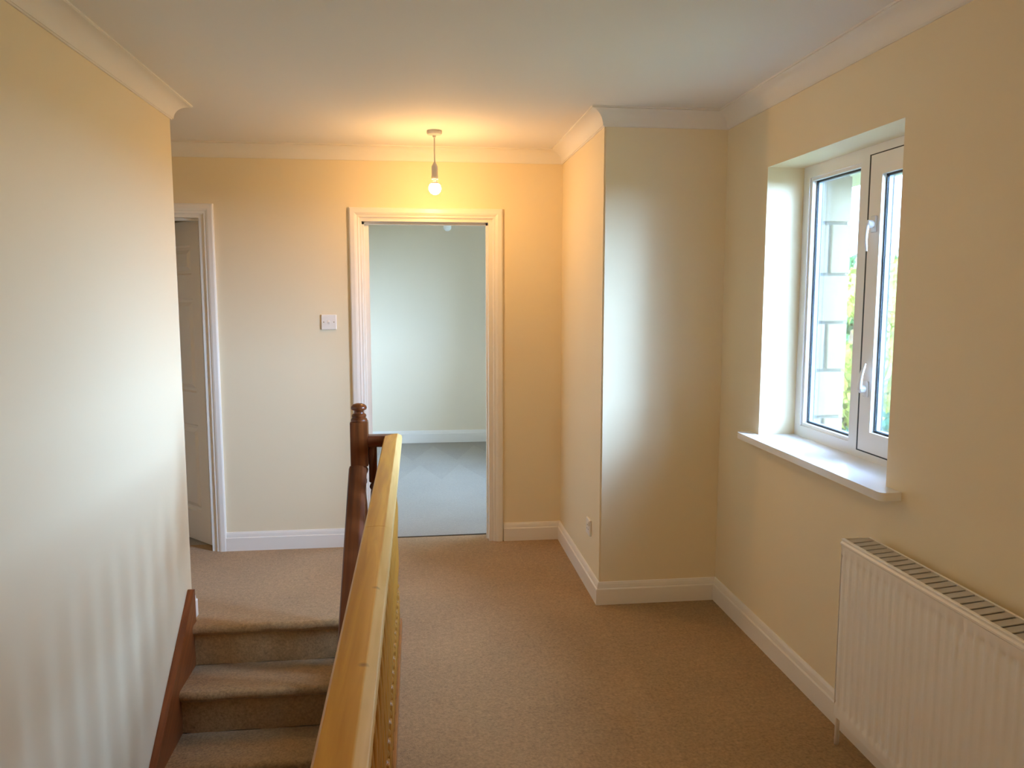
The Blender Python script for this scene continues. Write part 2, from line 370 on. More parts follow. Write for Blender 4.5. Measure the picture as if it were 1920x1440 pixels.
bm = BM(); mitred(bm, [(BX0, BY1), (BX0, D + DT)], 0, skprof(.13), False); struct(link('baseboard_back_room', bm, M['gloss']))
bm = BM()
pts = [(-0.33, 4.994), (0.0, 4.997), (.2, 5.002), (.48, 5.004), (.48, 5.022), (.35, 5.016), (0.1, 5.010), (-0.33, 5.006)]
prism(bm, pts, 'Z', -0.01, 0.004); struct(link('trim_9', bm, M['strip']))

# door surrounds
def surround(name, d, left_extra, both=True):
    x0, x1, z = d['x0'], d['x1'], d['z']
    bm = BM()
    # lining boards
    box(bm, (x0 - HL - left_extra, D - .002, 0), (x0 - left_extra, D + DT + .002, z + HL)); box(bm, (x1, D - .002, 0), (x1 + HL, D + DT + .002, z + HL))
    box(bm, (x0 - left_extra, D - .002, z + 0), (x1, D + DT + .002, z + HL))
    o = struct(link(name, bm, M['gloss']))
    # architrave front face, moulded, mitred
    ap = [(0, 0), (0, .010), (.006, .014), (.014, .014), (.020, .018), (.030, .021), (.052, .021), (.058, .018), (.060, .012), (.060, 0)]
    X0, X1, Z = x0 - left_extra - .012 - .0, x1 + .026, z + .020
    aw = AR - .03
    for side, sgn in ((D, -1), (D + DT, 1)):
        bm = BM()
        runs = [[(X0, 0, -1, 0), (X0, Z, -1, 1)], [(X0, Z, -1, 1), (X1, Z, 1, 1)], [(X1, Z, 1, 1), (X1, 0, 1, 0)]]
        for r in runs:
            R = []
            for (px, pz, dx, dz) in r:
                R.append([bm.verts.new((px + dx * u, side + sgn * h_, pz + dz * u)) for u, h_ in ap])
            for j in range(len(ap) - 1): bm.faces.new((R[0][j], R[0][j + 1], R[1][j + 1], R[1][j]))
            bm.faces.new(R[0]) if r[0][1] == 0 else None
            bm.faces.new(R[1]) if r[1][1] == 0 else None
        link('architrave', bm, M['gloss'], o)
    bm = BM()   # door stop
    s0, s1 = D + DT - .055, D + DT - .040
    box(bm, (x0 - left_extra, s0 - .015, 0), (x0 - left_extra + .012, s1, z)); box(bm, (x1 - .012, s0 - .015, 0), (x1, s1, z)); box(bm, (x0 - left_extra, s0 - .015, z - .014), (x1, s1, z), )
    link('door_stop', bm, M['gloss'], o)
    return o
door1 = surround('door_1', DR, 0.04)
door2 = surround('door_2', DL, 0.0)

def six_panel_leaf(parent, hinge, ang, hand):
    """leaf 0.75 wide; local x runs away from the hinge, y is the thickness"""
    W, Hh, T = 0.755, (1.975 if hand > 0 else 1.989), 0.035
    root = bpy.data.objects.new('door_leaf', None)
    bm = BM()
    cols = [(0.10, 0.335), (0.42, 0.655)]; rows = [(0.195, 0.75), (0.95, 1.53), (1.67, 1.845)]
    holes = [(a, b, c_, d_) for a, b in cols for c_, d_ in rows]
    slab(bm, 'Y', 0, T, 0, W, 0.008, Hh, holes=holes)
    for a, b, c_, d_ in holes:   # recessed moulding and raised field, both faces
        for s, y0 in ((1, 0.0), (-1, T)):
            lv = [(0, 0), (.010, .012), (.026, .013), (.050, .003)]
            rings = [[bm.verts.new(p) for p in ((a + i_, y0 + s * dep, c_ + i_), (b - i_, y0 + s * dep, c_ + i_), (b - i_, y0 + s * dep, d_ - i_), (a + i_, y0 + s * dep, d_ - i_))] for i_, dep in lv]
            for r0, r1 in zip(rings, rings[1:]):
                for k in range(4): bm.faces.new((r0[k], r0[(k + 1) % 4], r1[(k + 1) % 4], r1[k]))
            bm.faces.new(rings[-1])
    bmesh.ops.remove_doubles(bm, verts=bm.verts[:], dist=1e-5)
    leaf = link('door_leaf', bm, M['gloss'], parent)
    leaf.location = hinge; leaf.rotation_euler = (0, 0, ang)
    bm = BM()
    lathe(bm, [(.026, -.004), (.026, -.010), (.012, -.012), (.010, -.040), (.022, -.048), (.027, -.062), (.020, -.074), (.004, -.078)], (W - .06, 0, 0.98), 20, 'Y')
    lathe(bm, [(.026, T + .004), (.026, T + .010), (.012, T + .012), (.010, T + .040), (.022, T + .048), (.027, T + .062), (.020, T + .074), (.004, T + .078)], (W - .06, 0, 0.98), 20, 'Y')
    auto_smooth(link('door_handle', bm, M['brass'], leaf))
    return leaf
yb = D + DT - .038
six_panel_leaf(door1, (DR['x0'] - .003, yb + .002, 0), math.radians(104), 1)
six_panel_leaf(door2, (DL['x1'] - .003, yb + .035, 0), math.radians(180 - 46), -1)

# ------------------------------------------------------------------ window
def make_window(name, axis_x, y0, y1, z0, z1, lights=True):
    """uPVC window in the right wall; inner face at x=axis_x; root object is the outer frame"""
    X0, X1 = axis_x, axis_x + .065
    ym = (y0 + y1) / 2; fw_ = .050
    bm = BM()
    slab(bm, 'X', X0, X1, y0, y1, z0, z1, holes=[(y0 + fw_, ym - .038, z0 + fw_, z1 - fw_), (ym + .038, y1 - fw_, z0 + fw_, z1 - fw_)])
    es = [e for e in bm.edges if abs(e.verts[0].co.x - X0) < 1e-6 and abs(e.verts[1].co.x - X0) < 1e-6 and len(e.link_faces) == 2 and e.calc_face_angle(0) > 1]
    bmesh.ops.bevel(bm, geom=es, offset=.004, segments=2, affect='EDGES')
    root = struct(link(name, bm, M['upvc']))
    # fixed light (far side): bead, gasket, pane
    def frame_ring(nm, m, x0, x1, a, b, c_, d_, t, parent, bev=0):
        bm = BM(); slab(bm, 'X', x0, x1, a, b, c_, d_, holes=[(a + t, b - t, c_ + t, d_ - t)])
        if bev:
            es = [e for e in bm.edges if abs(e.verts[0].co.x - x0) < 1e-6 and abs(e.verts[1].co.x - x0) < 1e-6 and len(e.link_faces) == 2 and e.calc_face_angle(0) > 1]
            bmesh.ops.bevel(bm, geom=es, offset=bev, segments=2, affect='EDGES')
        return link(nm, bm, m, parent)
    a, b, c_, d_ = ym + .038, y1 - fw_, z0 + fw_, z1 - fw_
    frame_ring('glazing_bead', M['upvc'], X0 + .008, X0 + .028, a, b, c_, d_, .013, root, .006)
    frame_ring('gasket', M['gasket'], X0 + .026, X0 + .030, a, b, c_, d_, .019, root)
    frame_ring('spacer_bar', M['spacer'], X0 + .032, X0 + .048, a, b, c_, d_, .021, root)
    frame_ring('gasket', M['gasket'], X0 + .050, X0 + .054, a, b, c_, d_, .019, root)
    bm = BM(); box(bm, (X0 + .030, a, c_), (X0 + .0305, b, d_)); link('pane', bm, M['glass'], root)
    bm = BM(); box(bm, (X0 + .049, a, c_), (X0 + .0495, b, d_)); link('pane', bm, M['glass'], root)
    # opening sash (near side)
    a, b, c_, d_ = y0 + .030, ym - .028 - .004, z0 + .036, z1 - .036
    sash = frame_ring('sash', M['upvc'], X0 - .004, X0 + .050, a, b - .004, c_, d_, .062, root, .005)
    frame_ring('seal', M['gasket'], X0 - .0015, X0 - .0003, a - .004, b + .010, c_ - .006, d_ + .005, .016, sash)
    a, b, c_, d_ = a + .062, b - .066, c_ + .062, d_ - .062
    frame_ring('glazing_bead', M['upvc'], X0 - .004, X0 + .014, a, b, c_, d_, .013, sash, .006)
    frame_ring('gasket', M['gasket'], X0 + .012, X0 + .016, a, b, c_, d_, .019, sash)
    frame_ring('spacer_bar', M['spacer'], X0 + .018, X0 + .034, a, b, c_, d_, .021, sash)
    frame_ring('gasket', M['gasket'], X0 + .036, X0 + .040, a, b, c_, d_, .019, sash)
    bm = BM(); box(bm, (X0 + .016, a, c_), (X0 + .0165, b, d_)); link('pane', bm, M['glass'], sash)
    bm = BM(); box(bm, (X0 + .035, a, c_), (X0 + .0355, b, d_)); link('pane', bm, M['glass'], sash)
    return root, sash
win, sash = make_window('window_1', 1.667, WY0, WY1, WZ0, WZ1)
def handle(zc, dirz, dy):
    hy = 2.757; x = 1.667 - .004
    bm = BM(); box(bm, (x - .009, hy - .018, zc - .030), (x + .001, hy + .014, zc + .030), .004)
    lathe(bm, [(.015, 0), (.015, -.018), (.011, -.022)], (x - .008, hy, zc), 16, 'X')
    hp = bm
    # lever
    tip = Vector((x - .030, hy + dy, zc + dirz * .098)); base = Vector((x - .026, hy, zc - dirz * .004))
    n = 7; rings = []
    for k in range(n + 1):
        t = k / n; p = base.lerp(tip, t) + Vector((-.006 * math.sin(PI * t), 0, 0))
        r = .0105 * (1 - .35 * t) if k < n else .004
        rings.append([hp.verts.new((p.x + r * .8 * math.cos(q), p.y + r * math.sin(q), p.z)) for q in [2 * PI * s / 12 for s in range(12)]])
    for r0, r1 in zip(rings, rings[1:]):
        for s in range(12): hp.faces.new((r0[s], r0[(s + 1) % 12], r1[(s + 1) % 12], r1[s]))
    hp.faces.new(rings[0]); hp.faces.new(rings[-1])
    o = auto_smooth(link('window_handle', hp, M['handle'], sash), 45)
    bm = BM(); box(bm, (x - .004 + .014, hy + .020, zc - .008), (x + .012, hy + .062, zc - .002), .001); box(bm, (x - .006, hy + .016, zc - .010), (x + .012, hy + .026, zc), .001)
    link('latch_tongue', bm, M['gasket'], sash)
handle(1.805, -1, -.006); handle(1.20, 1, -.034)
# sill board with horned, rounded ends
bm = BM()
sx0, sx1 = 1.432, 1.667
out = [(sx1, WY0 + .001), (sx1, WY1 - .001), (XR, WY1 - .001), (XR, WY1 + .085)] + \
      [(sx0 + .022 - .022 * math.sin(math.radians(a)), WY1 + .085 - .022 + .022 * math.cos(math.radians(a))) for a in (0, 30, 60, 90)] + \
      [(sx0 + .022 - .022 * math.cos(math.radians(a)), WY0 - .085 + .022 - .022 * math.sin(math.radians(a))) for a in (0, 30, 60, 90)] + [(XR, WY0 - .085), (XR, WY0 + .001)]
prism(bm, out, 'Z', WZ0 - .024, WZ0 + .003)
es = [e for e in bm.edges if abs(e.verts[0].co.z - e.verts[1].co.z) < 1e-6 and max(v.co.x for v in e.verts) < XR + .0005 and len(e.link_faces) == 2 and e.calc_face_angle(0) > 1]
bmesh.ops.bevel(bm, geom=es, offset=.010, segments=4, affect='EDGES')
sill = auto_smooth(link('window_sill', bm, M['sill'], win), 40)
# window of the back room, in its right wall
make_window('window_2', 2.03, BW[0], BW[1], BW[2], BW[3])
portal((1.745, (WY0 + WY1) / 2, (WZ0 + WZ1) / 2), (0, PI / 2, 0), WZ1 - WZ0, WY1 - WY0)
portal((2.135, (BW[0] + BW[1]) / 2, (BW[2] + BW[3]) / 2), (0, PI / 2, 0), BW[3] - BW[2], BW[1] - BW[0])

# ------------------------------------------------------------------ staircase
GO, RI, Y0 = 0.25, 0.20, 3.745
st = thing('staircase', 'straight flight of beige carpeted stairs going down beside the left wall', 'staircase', (0, 0, 0))
SX0, SX1 = XL + .030, -0.303
def step_bm(k):
    yr = Y0 - GO * k; zt = -RI * k                      # nosing of step k
    bm = BM(); r = .022
    prof = [(yr + (.0 if k == 0 else GO) + (.0 if k else .0), zt - .001)] if False else []
    back = yr + (0.055 if k == 0 else GO + .001)
    pr = [(back, zt)]
    pr += [(yr - .006 + r * math.sin(math.radians(-a)), zt - r + r * math.cos(math.radians(a))) for a in (0, 20, 40, 60, 80, 100, 120, 140)]
    pr += [(yr + .003, zt - .055), (yr + .004, zt - RI), (back, zt - RI - .03)]
    n = 24; rows = []
    for i in range(n + 1):
        x = SX0 + (SX1 - SX0) * i / n; wob = .0035 * math.sin(i * .7 + k * 2.1) + .002 * math.sin(i * 1.9 + k)
        rows.append([bm.verts.new((x, y + (wob if y < yr + .01 else 0), z + (wob * .5 if 0 < j < 8 else 0))) for j, (y, z) in enumerate(pr)])
    for a, b in zip(rows, rows[1:]):
        for j in range(len(pr)): bm.faces.new((a[j], a[(j + 1) % len(pr)], b[(j + 1) % len(pr)], b[j]))
    bm.faces.new(rows[0]); bm.faces.new(rows[-1][::-1])
    return bm
for k in range(13):
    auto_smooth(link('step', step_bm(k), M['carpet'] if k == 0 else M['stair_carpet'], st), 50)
# strings
def string(name, x0, x1, top_y, m):
    SL = RI / GO
    def zt(y): return (y - Y0) * SL + .140
    ye = Y0 - GO * 12.6
    bm = BM(); prism(bm, [(top_y, -.25), (top_y, zt(top_y) - .012), (top_y - .012, zt(top_y - .012)), (ye, zt(ye)), (ye, zt(ye) - .42), (Y0 - .1, zt(Y0) - .50)], 'X', x0, x1)
    es = [e for e in bm.edges if abs(e.verts[0].co.x - e.verts[1].co.x) < 1e-6 and min(v.co.z for v in e.verts) > -2.55 and e.calc_face_angle(0) > 1 and abs((e.verts[0].co.z + e.verts[1].co.z) / 2 - zt((e.verts[0].co.y + e.verts[1].co.y) / 2)) < .02]
    bmesh.ops.bevel(bm, geom=es, offset=.006, segments=2, affect='EDGES')
    # moulded cap along the top edge
    s = link(name, bm, m, st)
    return s
string('string', XL + .0015, XL + .031, 3.786, M['string'])
string('string', -0.304, -0.264, 3.52, M['string'])

# turned profiles
def square_turned(bm, cx, cy, z0, z1, s, sq_bot, sq_top, prof, seg=20):
    """square blocks at both ends, turned profile (r, t in 0..1) between"""
    box(bm, (cx - s, cy - s, z0), (cx + s, cy + s, z0 + sq_bot), .003, 1)
    box(bm, (cx - s, cy - s, z1 - sq_top), (cx + s, cy + s, z1), .003, 1)
    a, b = z0 + sq_bot - .001, z1 - sq_top + .001
    lathe(bm, [(r, a + (b - a) * t) for r, t in prof], (cx, cy, 0), seg)
S = 0.018
sp_prof = [(S * .95, 0), (S * .6, .015), (S * 1.0, .04), (S * 1.0, .055), (S * .6, .075), (S * .72, .10), (S * .98, .22), (S * .98, .34), (S * .86, .46), (S * .80, .5), (S * .86, .54),
           (S * .98, .66), (S * .98, .78), (S * .72, .90), (S * .6, .925), (S * 1.0, .945), (S * 1.0, .96), (S * .6, .985), (S * .95, 1)]
def spindle_bm(z0, z1, sb, stp):
    bm = BM(); square_turned(bm, 0, 0, z0, z1, S, sb, stp, sp_prof, 16); return bm

# landing balustrade
bal = thing('balustrade', 'varnished pine balustrade with turned spindles along the landing edge of the stairwell', 'balustrade', (0, 0, 0))
RXC = -0.1115; RYC = 3.577; RT = 0.922; NX = -0.261; NYC = 3.577
def rail_prof(top):
    """(across, z) right side first; across + = right/landing side"""
    R = [(.026, top - .052), (.026, top - .044), (.036, top - .042), (.0395, top - .034), (.0395, top - .020), (.0385, top - .014), (.0365, top - .011), (.0215, top - .0012), (.0190, top), (.010, top + .0006), (0, top + .0016)]
    Lf = [(-u, z) for u, z in R[:4]] + [(-.0395, top - .012), (-.036, top - .004), (-.0335, top - .0008), (-.020, top)]
    Lf = Lf[::-1]
    return R + Lf
def sweep(bm, path, prof2):
    """path: 3D points in a plane; frames: across = horizontal perpendicular"""
    P = [Vector(p) for p in path]; rings = []
    for i, p in enumerate(P):
        ds = []
        if i > 0: ds.append((P[i] - P[i - 1]).normalized())
        if i < len(P) - 1: ds.append((P[i + 1] - P[i]).normalized())
        ns = [Vector((d.y, -d.x, 0)).normalized() for d in ds]
        n = ns[0] if len(ns) == 1 else (ns[0] + ns[1]) / ((ns[0] + ns[1]).dot(ns[0]))
        rings.append([bm.verts.new(p + n * u + Vector((0, 0, z))) for u, z in prof2])
    k = len(prof2)
    for a, b in zip(rings, rings[1:]):
        for j in range(k): bm.faces.new((a[j], a[(j + 1) % k], b[(j + 1) % k], b[j]))
    bm.faces.new(rings[0][::-1]); bm.faces.new(rings[-1])
YE = -0.56
SEAM = 2.13
# far length up to the seam, then near length; mitred at the corner with the dark return
bm = BM(); n0 = (RXC, RYC, 0)
pr = rail_prof(RT)
def run_part(bm, a, b, oa, ob):
    A = [bm.verts.new(Vector(a) + Vector(oa) * u + Vector((0, 0, z))) for u, z in pr]; B = [bm.verts.new(Vector(b) + Vector(ob) * u + Vector((0, 0, z))) for u, z in pr]
    k = len(pr)
    for j in range(k): bm.faces.new((A[j], A[(j + 1) % k], B[(j + 1) % k], B[j]))
    bm.faces.new(A[::-1]); bm.faces.new(B)
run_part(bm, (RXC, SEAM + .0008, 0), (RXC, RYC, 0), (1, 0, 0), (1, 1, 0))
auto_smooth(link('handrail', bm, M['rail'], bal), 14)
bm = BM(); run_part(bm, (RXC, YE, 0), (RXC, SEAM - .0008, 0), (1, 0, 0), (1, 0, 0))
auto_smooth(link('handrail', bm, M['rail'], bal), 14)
bm = BM(); run_part(bm, (RXC, RYC, 0), (NX + .038, RYC, 0), (1, 1, 0), (0, 1, 0))
o = auto_smooth(link('return_handrail', bm, M['return'], bal), 30); o['label'] = 'handrail return with shade put into its dark colour'
bm = BM(); box(bm, (-0.143, YE, 0.0), (-0.084, RYC + .028, .046), .005); box(bm, (-0.139, YE, -.25), (-0.128, RYC, 0.004))
link('base_rail', bm, M['base'], bal)
bm = BM(); box(bm, (NX + .038, RYC - .028, 0.0), (-0.143, RYC + .028, .046), .005); link('base_rail', bm, M['base'], bal)
# spindles along the landing
sp = link('spindle', spindle_bm(.045, RT - .045, .16, .17), M['spindle'], bal); auto_smooth(sp, 45); sp.location = (RXC, RYC - .045, 0)
y = RYC - .045 - .112
while y > YE + .05:
    c2 = sp.copy(); col.objects.link(c2); c2.parent = bal; c2.location = (RXC, y, 0); y -= .112
dk = link('spindle', spindle_bm(.045, RT - .045, .16, .17), M['newel'], bal); auto_smooth(dk, 45); dk.location = (-0.203, RYC, 0)
# newel post
def newel(cx, cy, zbot):
    s = .039
    bm = BM()
    box(bm, (cx - s, cy - s, .785), (cx + s, cy + s, .985), .004, 2)
    box(bm, (cx - s, cy - s, zbot), (cx + s, cy + s, .10), .004, 2)
    a, b = .099, .786
    P_ = [(.038, 0), (.026, .02), (.036, .04), (.037, .06), (.026, .09), (.028, .11), (.036, .25), (.038, .36), (.036, .50), (.029, .74), (.023, .84), (.022, .86), (.030, .88), (.030, .90), (.022, .92), (.034, .95), (.037, .97), (.030, .985), (.038, 1)]
    lathe(bm, [(r, a + (b - a) * t) for r, t in P_], (cx, cy, 0), 28)
    nw = auto_smooth(link('newel_post', bm, M['newel'], bal), 40)
    bm = BM()
    lathe(bm, [(.036, .985), (.037, .990), (.035, .996), (.030, 1.000), (.031, 1.006), (.033, 1.011), (.030, 1.017), (.023, 1.021), (.021, 1.029), (.023, 1.034), (.033, 1.038), (.0355, 1.045), (.034, 1.053), (.026, 1.061), (.012, 1.066), (.002, 1.067)], (cx, cy, 0), 28)
    auto_smooth(link('newel_cap', bm, M['newel'], nw), 40)
newel(NX, NYC, -.45)
# descending handrail with spindles, carried by the newel
bm = BM(); SL = RI / GO; xr = NX - .008
def zr(y): return .790 + (y - (NYC - .039)) * SL
ya, yb2 = NYC - .039, Y0 - GO * 12.3
pr2 = rail_prof(0)
A = [bm.verts.new((xr + u, ya, zr(ya) + z * 1.2)) for u, z in pr2]; B = [bm.verts.new((xr + u, yb2, zr(yb2) + z * 1.2)) for u, z in pr2]
k = len(pr2)
for j in range(k): bm.faces.new((A[j], A[(j + 1) % k], B[(j + 1) % k], B[j]))
bm.faces.new(A[::-1]); bm.faces.new(B)
o = auto_smooth(link('handrail', bm, M['stair_rail'], st), 30); o['label'] = 'dark handrail going down the stairs'
ss = link('spindle', spindle_bm(0, .62, .13, .13), M['newel'], st); auto_smooth(ss, 45)
y = NYC - .039 - .10; first = True
while y > yb2 + .1:
    c2 = ss if first else ss.copy()
    if not first: col.objects.link(c2); c2.parent = st
    first = False
    c2.location = (xr, y, (y - Y0) * SL + .125); y -= .125

# ------------------------------------------------------------------ pendant lamps
def pendant(px, py, bulb_z, label, lit, drop_r=.030):
    t = thing('pendant_lamp', label, 'ceiling light', (px, py, H))
    bm = BM(); lathe(bm, [(.040, 0), (.041, -.012), (.037, -.020), (.020, -.023), (.010, -.026), (.008, -.034), (.004, -.036)], (0, 0, 0), 28)
    auto_smooth(link('ceiling_rose', bm, M['holder'], t))
    zb = bulb_z - H
    bm = BM(); lathe(bm, [(.0035, -.030), (.0035, zb + .128)], (0, 0, 0), 10); link('flex', bm, M['holder'], t, True)
    bm = BM(); lathe(bm, [(.005, zb + .136), (.009, zb + .130), (.015, zb + .118), (.0165, zb + .112), (.0165, zb + .066), (.018, zb + .064), (.018, zb + .048), (.014, zb + .046)], (0, 0, 0), 24)
    auto_smooth(link('lampholder', bm, M['holder'], t))
    bm = BM(); lathe(bm, [(.0125, zb + .060), (.014, zb + .040), (.0165, zb + .030)], (0, 0, 0), 24); link('bulb_base', bm, M['plastic'], t, True)
    bm = BM(); R = .0325
    pf = [(.016, zb + .030)] + [(R * math.sin(math.radians(a)), zb + R * math.cos(math.radians(a))) for a in range(46, 179, 9)] + [(.001, zb - R)]
    pf = pf[1:]
    hs = BM(); lathe(hs, [(.0165, zb + .030), (.0185, zb + .028), (R * math.sin(math.radians(45)), zb + R * math.cos(math.radians(45)))], (0, 0, 0), 24)
    link('bulb_collar', hs, M['plastic'], t, True)
    lathe(bm, pf, (0, 0, 0), 24)
    link('bulb', bm, lit, t, True)
    return t
BULB_R2 = 4 * PI * .0325 ** 2
M['bulb_on'] = emit('lit_warm_bulb', (1.0, 0.54, 0.18), BULB_W / (BULB_R2 * PI))
M['bulb_off'] = mat('frosted_bulb_glass', (0.85, 0.87, 0.85), 0.3, 0.5)
pendant(.108, 4.355, 2.116, 'lit bare bulb hanging on a white cord in front of the far doorway', M['bulb_on'])
pendant(.262, 6.6, 2.10, 'unlit bare bulb seen through the doorway in the green-grey room', M['bulb_off'])

LR = .16  # added paper lantern behind the camera, fill light for the near landing
M['fill_lantern'] = emit('added_fill_shade', (1.0, 0.76, 0.42), FILL_LANTERN_W / (4 * PI * LR ** 2 * PI))
t = thing('pendant_lamp', 'added round white paper lantern, unseen fill light over the near end of the landing', 'ceiling light', (.45, -1.45, H))
bm = BM(); lathe(bm, [(.040, 0), (.041, -.012), (.037, -.020), (.020, -.023)], (0, 0, 0), 24); auto_smooth(link('ceiling_rose', bm, M['holder'], t))  # rose of the added fill light
bm = BM(); lathe(bm, [(.0035, -.020), (.0035, -.24)], (0, 0, 0), 10); link('flex', bm, M['holder'], t, True)
bm = BM(); lathe(bm, [(LR * math.sin(math.radians(a)), -.38 + LR * math.cos(math.radians(a))) for a in range(15, 166, 10)], (0, 0, 0), 28); link('fill_shade', bm, M['fill_lantern'], t, True)

# ------------------------------------------------------------------ light switch, socket
sw = thing('light_switch', 'square white light switch on the wall left of the doorway', 'light switch', (-.520, D, 1.387))
bm = BM(); box(bm, (-.045, -.011, -.045), (.045, 0, .045), .004); link('switch_plate', bm, M['plastic'], sw)
bm = BM(); prism(bm, [(-.0105, .012), (-.0175, .001), (-.0115, -.012), (-.008, -.012), (-.008, .012)], 'X', -.006, .006); link('rocker', bm, M['plastic'], sw)
for s in (-1, 1):
    bm = BM(); lathe(bm, [(.0035, -.0105), (.0035, -.012), (.002, -.0122)], (s * .030, 0, 0), 12, 'Y'); link('screw', bm, M['brass'], sw)
so = thing('wall_socket', 'small white wall socket low on the alcove side wall above the skirting', 'socket', (XA, 3.995, .335))
bm = BM(); box(bm, (-.012, -.043, -.043), (0, .043, .043), .004); link('socket_plate', bm, M['plastic'], so)
bm = BM(); box(bm, (-.0128, -.012, .006), (-.0115, .012, .012)); box(bm, (-.0128, -.018, -.014), (-.0115, -.009, -.009)); box(bm, (-.0128, .009, -.014), (-.0115, .018, -.009)); link('pin_hole', bm, M['slot'], so)
bm = BM(); box(bm, (-.017, -.036, .012), (-.011, -.020, .034), .001); link('rocker', bm, M['plastic'], so)

# ------------------------------------------------------------------ radiator
RY1, RY0, RZ0, RZ1, RX = 2.366, 1.200, .152, .760, 1.367
rad = thing('radiator', 'white ribbed panel radiator on the wall below the window', 'radiator', (RX, (RY0 + RY1) / 2, RZ0))
rx, ry, rz = rad.location
def rl(x, y, z): return (x - rx, y - ry, z - rz)
bm = BM()
P_ = .0361; N_ = 31
prof = []
yy = RY1 - .019
ys = [(RY1, 0.0)]
def rib(y):   # depth of pressed channels: flat lands with rounded recesses
    ph = ((y - (RY1 - .019)) / P_) % 1.0
    d = abs(ph - 0.5) * 2
    return .0048 * (1 if d < .42 else max(0, 1 - (d - .42) / .34))
n = N_ * 10
yl = [RY1 - .003 - (RY1 - RY0 - .006) * i / n for i in range(n + 1)]
zl = [(RZ0 + .002, 0.0), (RZ0 + .022, 0), (.192, 0), (.201, 1), (.215, .55), (.30, .5), (.60, .5), (.690, .55), (.702, 1), (.712, 0), (.735, 0), (RZ1 - .018, 0)]
grid = [[bm.verts.new(rl(RX + rib(y_) * f + .002 * 0, y_, z_)) for y_ in yl] for z_, f in zl]
for a, b in zip(grid, grid[1:]):
    for i in range(n): bm.faces.new((a[i], a[i + 1], b[i + 1], b[i]))
# back of the panel
gb = [[bm.verts.new(rl(RX + .014, y_, z_)) for y_ in (yl[0], yl[-1])] for z_ in (zl[0][0], zl[-1][0])]
bm.faces.new((gb[0][0], gb[1][0], gb[1][1], gb[0][1]))
auto_smooth(link('front_panel', bm, M['radiator'], rad), 40)
bm = BM(); box(bm, rl(RX + .086, RY0 + .004, RZ0), rl(RX + .099, RY1 - .004, RZ1 - .02), .003); link('back_panel', bm, M['radiator'], rad)
bm = BM()   # convector fins between the panels
for i in range(40):
    y_ = RY1 - .03 - i * .029; box(bm, rl(RX + .014, y_ - .001, RZ0 + .05), rl(RX + .086, y_ + .001, RZ1 - .04))
link('convector_fins', bm, M['radiator'], rad)
for y_ in (RY1, RY0 - .002):   # end covers
    bm = BM(); box(bm, rl(RX + .001, y_ - .001, RZ0 + .008), rl(RX + .100, y_ + .001, RZ1 - .001), .0008, 1)
    link('end_cover', bm, M['radiator'], rad)
bm = BM()   # top rim
prism(bm, [(x - rx, z - rz) for x, z in [(RX - .001, RZ1 - .022), (RX - .003, RZ1 - .019), (RX - .003, RZ1 - .014), (RX + .0015, RZ1 - .009), (RX + .001, RZ1 - .005), (RX - .001, RZ1 - .002), (RX + .003, RZ1), (RX + .010, RZ1), (RX + .010, RZ1 - .004), (RX + .003, RZ1 - .022)]], 'Y', RY0 - ry, RY1 - ry)
prism(bm, [(x - rx, z - rz) for x, z in [(RX + .094, RZ1 - .004), (RX + .094, RZ1), (RX + .101, RZ1), (RX + .102, RZ1 - .018), (RX + .099, RZ1 - .018), (RX + .099, RZ1 - .004)]], 'Y', RY0 - ry, RY1 - ry)
link('top_rim', bm, M['radiator'], rad)
bm = BM(); box(bm, rl(RX + .010, RY0 + .002, RZ1 - .012), rl(RX + .094, RY1 - .002, RZ1 - .010)); gd = link('grille_shadow_tray', bm, M['slot'], rad)
bm = BM()   # slanted louvres
i = 0; y_ = RY1 - .020
while y_ > RY0 + .07:
    V = []
    for (x, dy) in ((RX + .008, 0), (RX + .095, .016)):
        for (wd, z_) in ((0, RZ1 - .0015), (-.027, RZ1 - .0015), (-.027, RZ1 - .004), (0, RZ1 - .004)):
            V.append(bm.verts.new(rl(x, y_ + dy + wd, z_)))
    for q in ((0,1,2,3),(7,6,5,4),(0,4,5,1),(1,5,6,2),(2,6,7,3),(3,7,4,0)): bm.faces.new([V[j] for j in q])
    y_ -= .0361
link('top_grille', bm, M['grille'], rad)
def tube(bm, pts, r, seg=14):
    P = [Vector(p) for p in pts]; rings = []
    for i, p in enumerate(P):
        d = ((P[min(i + 1, len(P) - 1)] - P[max(i - 1, 0)])).normalized()
        u = d.orthogonal().normalized() if abs(d.z) < .9 else Vector((1, 0, 0)).cross(d).normalized(); v = d.cross(u)
        rings.append([bm.verts.new(p + u * r * math.cos(2 * PI * k / seg) + v * r * math.sin(2 * PI * k / seg)) for k in range(seg)])
    for a, b in zip(rings, rings[1:]):
        for k in range(seg): bm.faces.new((a[k], a[(k + 1) % seg], b[(k + 1) % seg], b[k]))
    bm.faces.new(rings[0][::-1]); bm.faces.new(rings[-1])
for yv, sg in ((RY1, 1), (RY0, -1)):
    px_ = 1.427
    bm = BM(); tube(bm, [rl(px_, yv + sg * .075, 0.0), rl(px_, yv + sg * .075, .19)], .0078)
    link('pipe', bm, M['radiator'], rad, True)
    bm = BM(); lathe(bm, [(.012, -.02), (.013, 0), (.013, .022), (.010, .026)], rl(px_, yv + sg * .075, .185), 16)
    tube(bm, [rl(px_, yv + sg * .075, .19), rl(px_, yv - sg * .004, .19)], .009)
    link('valve', bm, M['radiator'], rad, True)
for yv in (RY1 - .2, RY0 + .2):
    bm = BM(); box(bm, rl(RX + .099, yv - .015, .25), rl(XR - .001, yv + .015, .66)); link('wall_bracket', bm, M['radiator'], rad)

